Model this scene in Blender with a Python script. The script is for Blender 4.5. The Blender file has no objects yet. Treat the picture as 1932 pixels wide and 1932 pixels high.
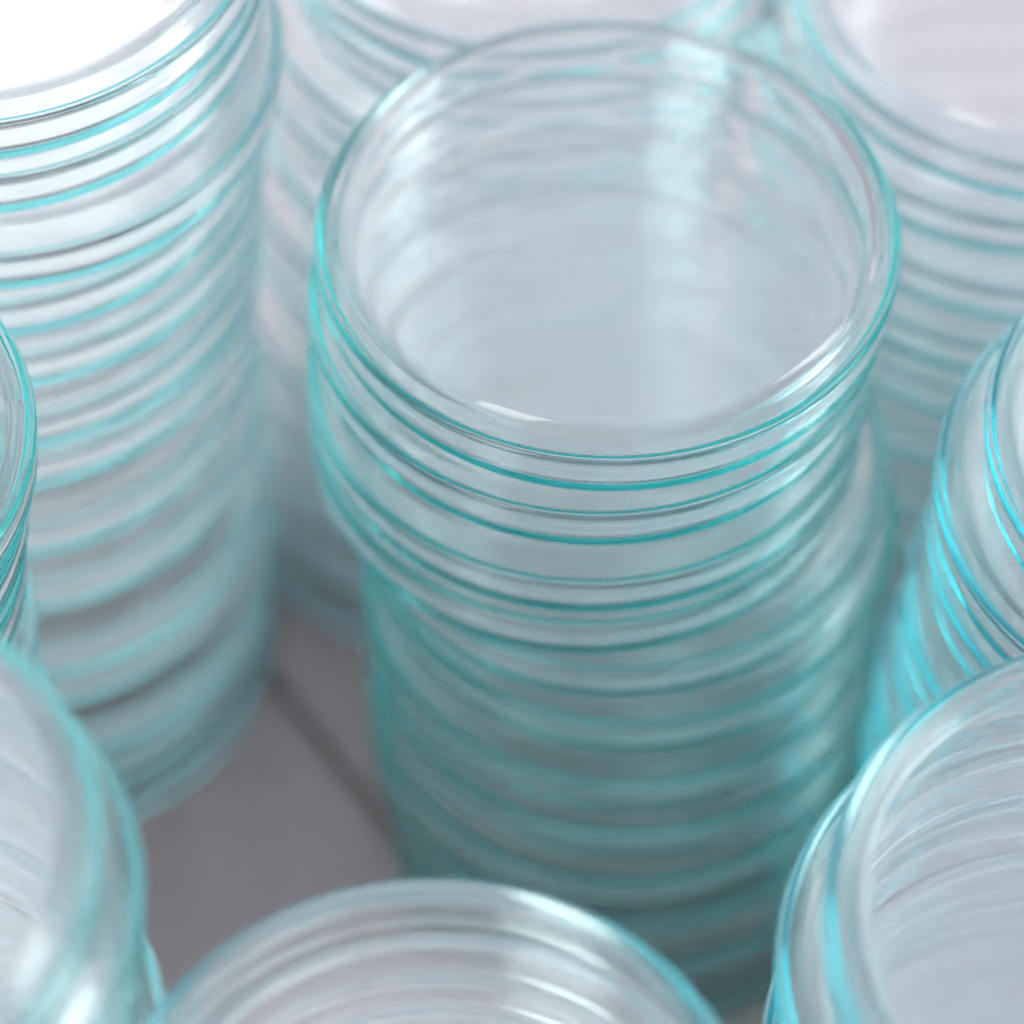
import bpy, math, random
from mathutils import Vector
MM = 0.001
scn = bpy.context.scene
col = scn.collection

# ------------------------------------------------------------------ camera
cam_d = bpy.data.cameras.new('camera')
cam = bpy.data.objects.new('camera', cam_d); col.objects.link(cam)
cam.location = (-16.4*MM, -391.2*MM, 626.1*MM)
cam.rotation_euler = (math.radians(90-53.4), 0, 0)
cam_d.sensor_width = 36
cam_d.lens = 36*6500/1932
cam_d.clip_start = 0.01; cam_d.clip_end = 50
cam_d.dof.use_dof = True
cam_d.dof.focus_distance = 0.560
cam_d.dof.aperture_fstop = 5.8
scn.camera = cam

# ------------------------------------------------------------------ light
scn.view_settings.view_transform = 'Standard'
scn.view_settings.look = 'None'
scn.view_settings.exposure = 0.0
scn.view_settings.gamma = 1.0
world = bpy.data.worlds.new('World'); scn.world = world
world.use_nodes = True
wt = world.node_tree; wn = wt.nodes; wl = wt.links
wn.clear()
w_out = wn.new('ShaderNodeOutputWorld'); w_bg = wn.new('ShaderNodeBackground')
w_tc = wn.new('ShaderNodeTexCoord'); w_sep = wn.new('ShaderNodeSeparateXYZ')
def w_math(op, a, b):
    n = wn.new('ShaderNodeMath'); n.operation = op
    for i, v in enumerate((a, b)):
        if isinstance(v, (int, float)): n.inputs[i].default_value = v
        else: wl.new(v, n.inputs[i])
    return n.outputs[0]
def w_lobe(direction, power):
    """A soft bright patch of the room's walls and ceiling around one direction."""
    n = wn.new('ShaderNodeVectorMath'); n.operation = 'DOT_PRODUCT'
    n.inputs[1].default_value = Vector(direction).normalized()
    wl.new(w_tc.outputs['Generated'], n.inputs[0])
    return w_math('POWER', w_math('MAXIMUM', n.outputs['Value'], 0.0), power)
def w_add(base, fac, colour):
    n = wn.new('ShaderNodeMix'); n.data_type = 'RGBA'; n.blend_type = 'ADD'
    n.inputs['B'].default_value = (*colour, 1)
    wl.new(fac, n.inputs['Factor'])
    if isinstance(base, tuple): n.inputs['A'].default_value = (*base, 1)
    else: wl.new(base, n.inputs['A'])
    return n.outputs['Result']
up = w_math('MULTIPLY_ADD', w_sep.outputs['Z'], 3.0)
up.node.inputs[2].default_value = 0.3; up.node.use_clamp = True
wl.new(w_tc.outputs['Generated'], w_sep.inputs[0])
c_ = w_add((0.22, 0.20, 0.22), up, (0.29, 0.25, 0.30))          # dim floor below, pale lilac walls above
c_ = w_add(c_, w_lobe((0, 0, 1), 3.0), (1.2, 1.08, 1.14))       # bright ceiling
c_ = w_add(c_, w_lobe((-0.45, 0.70, 0.60), 5.0), (0.72, 0.69, 0.71))   # daylight from the back left
c_ = w_add(c_, w_lobe((0.35, 0.75, 0.65), 14.0), (0.16, 0.04, 0.12))  # pink wall at the back right
wl.new(c_, w_bg.inputs['Color'])
wl.new(w_bg.outputs[0], w_out.inputs['Surface'])
w_bg.inputs['Strength'].default_value = 0.74

def window_light(name, azim, elev, dist, w, h, radiance, colour=(1, 1, 1)):
    """A rectangular window: azim from +y (clockwise to +x), aimed at the stacks."""
    a, b = math.radians(azim), math.radians(elev)
    d = Vector((math.sin(a)*math.cos(b), math.cos(a)*math.cos(b), math.sin(b)))
    L = bpy.data.lights.new(name, 'AREA'); L.shape = 'RECTANGLE'
    L.size = w; L.size_y = h; L.energy = radiance*math.pi*w*h; L.color = colour
    o = bpy.data.objects.new(name, L); col.objects.link(o)
    o.location = d*dist + Vector((0, 0, 0.15))
    o.rotation_euler = d.to_track_quat('Z', 'Y').to_euler()
    return o
window_light('window_light_front', 180+39, 40, 1.6, 0.5, 1.1, 4.2, (1, 0.985, 0.99))
window_light('window_light_back', -30, 36, 2.0, 1.2, 1.0, 0.9, (1, 1, 1))

window_light('window_light_right', 88, 38, 1.8, 0.45, 1.1, 6.0, (1, 0.98, 0.98))

cy = scn.cycles
cy.max_bounces = 64; cy.transmission_bounces = 64; cy.glossy_bounces = 64; cy.diffuse_bounces = 3
cy.volume_bounces = 0; cy.transparent_max_bounces = 8
cy.caustics_reflective = True; cy.caustics_refractive = True; cy.blur_glossy = 0.3
cy.sample_clamp_indirect = 6.0
cy.use_denoising = True; cy.denoising_input_passes = 'RGB'
cy.use_adaptive_sampling = True; cy.adaptive_threshold = 0.06; cy.time_limit = 900

# ------------------------------------------------------------------ materials
def nodes(m):
    m.use_nodes = True; m.node_tree.nodes.clear(); return m.node_tree

def make_glass(name, absorb):
    """Clear low-iron glass: sharp surface, and a body that drinks red light (per metre), so long paths turn teal."""
    m = bpy.data.materials.new(name); t = nodes(m); n = t.nodes; l = t.links
    out = n.new('ShaderNodeOutputMaterial')
    g = n.new('ShaderNodeBsdfGlass'); g.inputs['IOR'].default_value = 1.48
    g.inputs['Color'].default_value = (1, 1, 1, 1); g.inputs['Roughness'].default_value = 0.0
    l.new(g.outputs[0], out.inputs['Surface'])
    v = n.new('ShaderNodeVolumeAbsorption')
    d = max(absorb)
    v.inputs['Density'].default_value = d
    v.inputs['Color'].default_value = tuple(1 - a/d for a in absorb) + (1,)
    l.new(v.outputs[0], out.inputs['Volume'])
    return m
# glass tints by stack: nearly clear, teal, green teal and blue teal
LID_GLASS = {'pale': make_glass('pale_lid_glass', (15.0, 3.9, 3.6)), 'teal': make_glass('lid_glass', (30.0, 6.6, 6.8)),
             'deep': make_glass('long_path_lid_glass', (50.0, 7.2, 8.2)), 'blue': make_glass('blue_teal_lid_glass', (32.0, 5.6, 4.4))}  # deep paints in longer light paths; blue, the sky's cast on the rims
BASE_GLASS = {'clear': make_glass('base_glass', (8.5, 3.6, 3.4)), 'deep': make_glass('long_path_base_glass', (11.0, 3.6, 3.7))}

def make_table():
    m = bpy.data.materials.new('tabletop_paint'); t = nodes(m); n = t.nodes; l = t.links
    out = n.new('ShaderNodeOutputMaterial'); p = n.new('ShaderNodeBsdfPrincipled')
    tc = n.new('ShaderNodeTexCoord'); mp = n.new('ShaderNodeMapping'); mp.inputs['Scale'].default_value = (120, 9, 60)
    nz = n.new('ShaderNodeTexNoise'); nz.inputs['Scale'].default_value = 1.0; nz.inputs['Detail'].default_value = 5
    cr = n.new('ShaderNodeValToRGB')
    cr.color_ramp.elements[0].position = 0.3; cr.color_ramp.elements[0].color = (0.76, 0.71, 0.72, 1)
    cr.color_ramp.elements[1].position = 0.7; cr.color_ramp.elements[1].color = (0.86, 0.81, 0.82, 1)
    l.new(tc.outputs['Object'], mp.inputs[0]); l.new(mp.outputs[0], nz.inputs['Vector'])
    l.new(nz.outputs[0], cr.inputs[0]); l.new(cr.outputs[0], p.inputs['Base Color'])
    p.inputs['Roughness'].default_value = 0.45
    bp = n.new('ShaderNodeBump'); bp.inputs['Strength'].default_value = 0.2; bp.inputs['Distance'].default_value = 0.0005
    l.new(nz.outputs[0], bp.inputs['Height']); l.new(bp.outputs[0], p.inputs['Normal'])
    l.new(p.outputs[0], out.inputs['Surface'])
    return m
TABLE = make_table()

# ------------------------------------------------------------------ tabletop
def make_tabletop():
    """Two boards with an open seam between them, as one slab section extruded along the seam."""
    ang = math.radians(SEAM_ANGLE)
    u = Vector((math.cos(ang), math.sin(ang), 0)); v = Vector((-math.sin(ang), math.cos(ang), 0))
    g, dp, b = SEAM_W/2*MM, 0.006, 0.0009
    prof = [(-1.5, 0), (-g-b, 0), (-g-b*0.3, -b*0.3), (-g, -b), (-g, -dp), (g, -dp), (g, -b), (g+b*0.3, -b*0.3), (g+b, 0), (1.5, 0), (1.5, -0.03), (-1.5, -0.03)]
    c = Vector((SEAM_PT[0]*MM, SEAM_PT[1]*MM, 0))
    vs = []; N = len(prof)
    for s in (-1.8, 1.8):
        for (q, z) in prof:
            P = c + u*s + v*q; vs.append((P.x, P.y, z))
    fs = [(i, (i+1) % N, N+(i+1) % N, N+i) for i in range(N)]
    fs += [tuple(range(N-1, -1, -1)), tuple(range(N, 2*N))]
    me = bpy.data.meshes.new('tabletop'); me.from_pydata(vs, [], fs); me.update()
    import bmesh
    bm = bmesh.new(); bm.from_mesh(me); bmesh.ops.recalc_face_normals(bm, faces=bm.faces); bm.to_mesh(me); bm.free()
    me.materials.append(TABLE)
    o = bpy.data.objects.new('tabletop', me); col.objects.link(o)
    o['kind'] = 'structure'; o['label'] = 'grey lilac tabletop with a dark open seam between its boards'
    return o
SEAM_ANGLE = -55.0; SEAM_PT = (-49.5, 0.0); SEAM_W = 3.6
make_tabletop()

# ------------------------------------------------------------------ petri dish
def lathe(name, prof, mat, seed, inner_from, seg=192):
    """prof: (r, z) in mm running from the axis out and back to the axis. The walls carry the slight
    ripple of drawn glass; the profile points from inner_from on (the inside) also roll a little in z."""
    q = random.Random(seed)
    W = [(k, q.uniform(0.3, 1.0)/(k**0.9), q.uniform(0, 6.28), q.uniform(-0.5, 0.5)) for k in (2, 3, 4, 5, 7, 9, 12, 16)]
    def ripple(a, z): return sum(c*math.sin(k*a + ph + w*z) for (k, c, ph, w) in W)
    vs, fs, rings = [], [], []
    for pi_, (r, z) in enumerate(prof):
        inside = pi_ >= inner_from
        if r < 1e-6:
            rings.append([len(vs)]); vs.append((0, 0, z*MM))
        else:
            rings.append(list(range(len(vs), len(vs)+seg)))
            for i in range(seg):
                a = 2*math.pi*i/seg
                u = ripple(a + (1.7 if inside else 0), z)
                rr = r + (0.010 if inside else 0.006)*u*min(1, max(0, (r-30)/16))
                zz = z + (0.018*u*r/50 if inside and r < 46 else 0)
                vs.append((rr*MM*math.cos(a), rr*MM*math.sin(a), zz*MM))
    for A, B in zip(rings, rings[1:]):
        for i in range(seg):
            j = (i+1) % seg
            if len(A) == 1: fs.append((A[0], B[j], B[i]))
            elif len(B) == 1: fs.append((A[i], A[j], B[0]))
            else: fs.append((A[i], A[j], B[j], B[i]))
    me = bpy.data.meshes.new(name); me.from_pydata(vs, [], fs); me.update()
    import bmesh
    bm = bmesh.new(); bm.from_mesh(me); bmesh.ops.recalc_face_normals(bm, faces=bm.faces); bm.to_mesh(me); bm.free()
    me.polygons.foreach_set('use_smooth', [True]*len(me.polygons))
    me.materials.append(mat)
    return me

def arc(cx, cz, r, a0, a1, n):
    return [(cx + r*math.cos(math.radians(a0+(a1-a0)*i/n)), cz + r*math.sin(math.radians(a0+(a1-a0)*i/n))) for i in range(n+1)]

LID_R, LID_H, WALL, PLATE = 50.0, 9.6, 1.8, 1.6
def dish_profile(R, H, wall, plate, heel, inner, bead=0.55):
    """Open upward, plate at z = 0; a slightly swollen fire-polished rim."""
    P = [(0, 0), (R*0.45, 0.0), (R-heel-2.5, 0.0)]
    P += arc(R-heel, heel, heel, -90, 0, 10)
    rz = H - wall/2
    P += [(R, heel+0.4), (R, rz-2.2), (R+bead*0.4, rz-1.2), (R+bead*0.9, rz-0.4)]
    P += arc(R-wall/2+bead/2, rz, wall/2+bead/2, 0, 180, 12)
    P += [(R-wall, rz-1.6), (R-wall, plate+inner+0.4)]
    P += arc(R-wall-inner, plate+inner, inner, 0, -90, 8)
    P += [(R-wall-inner-2.5, plate), (R*0.45, plate), (0, plate)]
    return P
LID_MESH = {k: [lathe('lid', dish_profile(LID_R, LID_H, WALL, PLATE, 2.4, 1.8), m, 11+i, 28) for i in range(3)] for k, m in LID_GLASS.items()}
PROTRUDE = (3.6, 4.8, 6.2, 8.4)
def base_mesh(prot, seed, mat):
    H = LID_H + prot - PLATE - 0.05
    P = [(r, H-z) for (r, z) in dish_profile(47.2, H, 1.7, 1.6, 3.4, 2.0, 0.2)]
    return lathe('base', P, mat, seed, 28)
BASE_MESH = {k: [[base_mesh(p, 31+7*i+j, m) for j in range(2)] for i, p in enumerate(PROTRUDE)] for k, m in BASE_GLASS.items()}

ORD = 'top second third fourth fifth sixth seventh eighth ninth tenth eleventh twelfth thirteenth fourteenth fifteenth sixteenth'.split()
def make_dish(x, y, z, kind, rz, size, tint):
    root = bpy.data.objects.new('petri_dish', None); col.objects.link(root)
    root.empty_display_size = 0.02
    root.location = (x*MM, y*MM, z*MM); root.rotation_euler = (0, 0, rz); root.scale = (size,)*3
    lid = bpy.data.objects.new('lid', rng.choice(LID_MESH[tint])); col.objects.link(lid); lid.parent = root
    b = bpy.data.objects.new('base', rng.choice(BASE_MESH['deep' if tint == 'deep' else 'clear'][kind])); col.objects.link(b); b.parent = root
    b.location = (0.25*MM, -0.15*MM, (PLATE+0.05)*MM)
    root['category'] = 'petri dish'; root['group'] = 'glass petri dishes standing in stacks on the table'
    return root

# name, top ring centre x, y (mm), number of dishes, kinds from the top, lean at the base (mm), first offsets from the top (mm)
STACKS = [
 ('the centre stack', 0, 0, 1, 185.1, 12, [1, 1, 3, 0, 2, 2, 3, 1, 1, 2, 1, 2], (8, -10), [(0, 0), (-1.8, -.5), (-2.8, -1.5), (-3.2, -1.0), (3.0, 0.3), (6.0, -1), (5.0, -2.5)]),
 ('the tall upper left stack', -109.5, 44, 1, 219, 14, None, (-10.5, -8), [(0, 0), (-1, 1), (1.5, 0), (-3, 1)]),
 ('the stack behind the centre one', -13, 99.5, 1, 181, 12, None, (-18, -15.5), [(0, 0), (2, 0), (-3, 0), (-4, -1), (-5, -1.5), (-8, -4)]),
 ('the upper right stack', 86, 73, 1, 175, 11, None, (-6, 2), [(0, 0), (-4, -1), (-2, -2)]),
 ('the zigzag right edge stack', 113.5, -37, 1, 174, 11, None, (-9, 1), [(0, 0), (-7, 0), (-6.5, 0.5), (-9, 0), (-9.5, 1), (-12, 1), (-12.5, 1)]),
 ('the near lower right corner stack', 80, -136, 1, 186.5, 12, None, (-6, -2), [(0, 0), (-6, 0), (-5, 0)]),
 ('the near bottom stack', -28, -176.5, .95, 184, 13, None, (0, -1), [(0, 0), (1, -1), (0, 0)]),
 ('the near lower left stack', -120.8, -146, .95, 220, 15, None, (2, -2), [(0, 0), (4.5, 0), (3.5, 0)]),
 ('the middle left edge stack', -141.5, -50, .95, 190, 13, None, (-9, -1), [(0, 0), (-3, -1), (-5, -1), (-7, -1)]),
]
def tint_of(nm, i):
    if nm == 'the centre stack': return 'teal' if i < 5 else 'deep'  # lower dishes tinted deeper to stand in for the light's longer path
    if 'upper left' in nm or 'behind' in nm: return 'pale'
    if 'upper right' in nm: return 'pale' if i < 3 else 'teal'
    if 'right' in nm: return 'blue'
    if 'bottom' in nm: return 'blue' if i < 1 else 'pale'
    return 'pale' if i > 2 else 'teal'
rng = random.Random(7)
z0 = 0
for (nm, tx, ty, size, height, n, kinds, lean, first) in STACKS:
    while kinds is None:
        kk = [rng.choice((0, 1, 1, 2, 2, 3)) for _ in range(n)]
        if abs(sum((LID_H + PROTRUDE[k] + 0.06)*size for k in kk) - height) < 0.8: kinds = kk
    heights = [(LID_H + PROTRUDE[k] + 0.06)*size for k in kinds]
    z = sum(heights)
    for i in range(n):
        z -= heights[i]
        f = i/(n-1)
        if i < len(first): ox, oy = first[i]
        else:
            lx, ly = first[-1]; g = (i-len(first)+1)/(n-len(first))
            ox = lx + (lean[0]-lx)*g + rng.uniform(-1.6, 1.6); oy = ly + (lean[1]-ly)*g + rng.uniform(-1.6, 1.6)
        d = make_dish(tx+ox, ty+oy, z + 0.03, kinds[i], rng.uniform(0, 6.28)*(z0 > 0), size, tint_of(nm, i)); z0 = 1
        if nm == 'the centre stack' and i == 0: TOP = d
        d['label'] = (f'clear glass petri dish, {ORD[i]} dish of {nm}' if i == 0 else
                      f'teal edged glass petri dish, {ORD[i]} from the top in {nm}')

# ------------------------------------------------------------------ marks on the top dish of the centre stack
def tube(name, paths, radius, mat, parent=None):
    """Thin round strands, each path a list of (x, y, z) in mm, as one mesh."""
    vs, fs = [], []
    for pts in paths:
        pts = [Vector(p) for p in pts]
        for i, p in enumerate(pts):
            t = (pts[min(i+1, len(pts)-1)] - pts[max(i-1, 0)]).normalized()
            a = t.orthogonal().normalized(); b = t.cross(a)
            r = radius*(0.35 if i in (0, len(pts)-1) else 1)
            for k in range(6):
                q = p + (a*math.cos(k*math.pi/3) + b*math.sin(k*math.pi/3))*r
                vs.append(tuple(q*MM))
            if i:
                o0 = len(vs)-12
                for k in range(6): fs.append((o0+k, o0+(k+1) % 6, o0+6+(k+1) % 6, o0+6+k))
        n0 = len(vs)-6*len(pts)
        fs.append(tuple(range(n0, n0+6))); fs.append(tuple(range(len(vs)-1, len(vs)-7, -1)))
    me = bpy.data.meshes.new(name); me.from_pydata(vs, [], fs); me.update(); me.materials.append(mat)
    me.polygons.foreach_set('use_smooth', [True]*len(me.polygons))
    o = bpy.data.objects.new(name, me); col.objects.link(o)
    if parent: o.parent = parent
    return o
def plain(name, c, rough=0.6):
    m = bpy.data.materials.new(name); t = nodes(m); n = t.nodes
    p = n.new('ShaderNodeBsdfPrincipled'); p.inputs['Base Color'].default_value = (*c, 1); p.inputs['Roughness'].default_value = rough
    t.links.new(p.outputs[0], n.new('ShaderNodeOutputMaterial').inputs['Surface']); return m
base = [c for c in TOP.children if c.name.startswith('base')][0]
top_local = max(v.co.z for v in base.data.vertices)/MM
def on(x, y, dz=0.02): return (x, y, top_local+dz)
tube('scratches', [[on(1, 21), on(4, 20.2), on(8, 18), on(12, 14.5), on(13.5, 14)], [on(-31, -9.5), on(-27, -5), on(-22.5, 1)],
                   [on(2.4, 5.0), on(3.6, 6.6)]], 0.035, plain('scratched_glass', (0.8, 0.8, 0.82)), base)
# faint pressed mark in the middle of that base, unreadable in the photo: low relief in a small patch
mk = bpy.data.materials['base_glass'].copy(); mk.name = 'base_glass_with_pressed_mark'
t = mk.node_tree; n = t.nodes; l = t.links
g = [q for q in n if q.type == 'BSDF_GLASS'][0]
tc = n.new('ShaderNodeTexCoord')
sub = n.new('ShaderNodeMapping'); sub.vector_type = 'TEXTURE'
sub.inputs['Location'].default_value = (-0.0040, -0.0160, top_local*MM); sub.inputs['Scale'].default_value = (0.0090, 0.0034, 0.01)
sub.inputs['Rotation'].default_value = (0, 0, -0.12)
l.new(tc.outputs['Object'], sub.inputs[0])
ln = n.new('ShaderNodeVectorMath'); ln.operation = 'LENGTH'; l.new(sub.outputs[0], ln.inputs[0])
ms = n.new('ShaderNodeMapRange'); ms.interpolation_type = 'SMOOTHSTEP'
for k_, v_ in (('From Min', 0.5), ('From Max', 1.1), ('To Min', 1.0), ('To Max', 0.0)): ms.inputs[k_].default_value = v_
l.new(ln.outputs['Value'], ms.inputs['Value'])
nz = n.new('ShaderNodeTexNoise'); nz.inputs['Scale'].default_value = 620; nz.inputs['Detail'].default_value = 2
l.new(tc.outputs['Object'], nz.inputs['Vector'])
th = n.new('ShaderNodeMapRange'); th.interpolation_type = 'SMOOTHSTEP'
th.inputs['From Min'].default_value = 0.47; th.inputs['From Max'].default_value = 0.62; l.new(nz.outputs[0], th.inputs['Value'])
mu = n.new('ShaderNodeMath'); mu.operation = 'MULTIPLY'; l.new(ms.outputs[0], mu.inputs[0]); l.new(th.outputs[0], mu.inputs[1])
bp = n.new('ShaderNodeBump'); bp.inputs['Strength'].default_value = 0.5; bp.inputs['Distance'].default_value = 0.00012
l.new(mu.outputs[0], bp.inputs['Height']); l.new(bp.outputs[0], g.inputs['Normal'])
base.data = base.data.copy(); base.data.materials[0] = mk
# two specks of lint lying on the glass
FIBRE = plain('dark_fibre', (0.05, 0.05, 0.09), 0.9)
for x, y, pts, lab in ((-31.0, -10.5, [(0, 0), (0.5, .35), (1.1, .25), (1.3, -.35)], 'tiny curled dark fibre on the centre dish near its left rim'),
                       (-29.5, -12.8, [(0, .9), (.15, .1), (.3, -.5)], 'short straight dark fibre below the curled one on the centre dish')):
    o = tube('fibre', [[(a, b, 0.045) for a, b in pts]], 0.04, FIBRE)
    o.location = (x*MM, y*MM, TOP.location.z + (PLATE+0.05+top_local)*MM)
    o['label'] = lab; o['category'] = 'fibre'
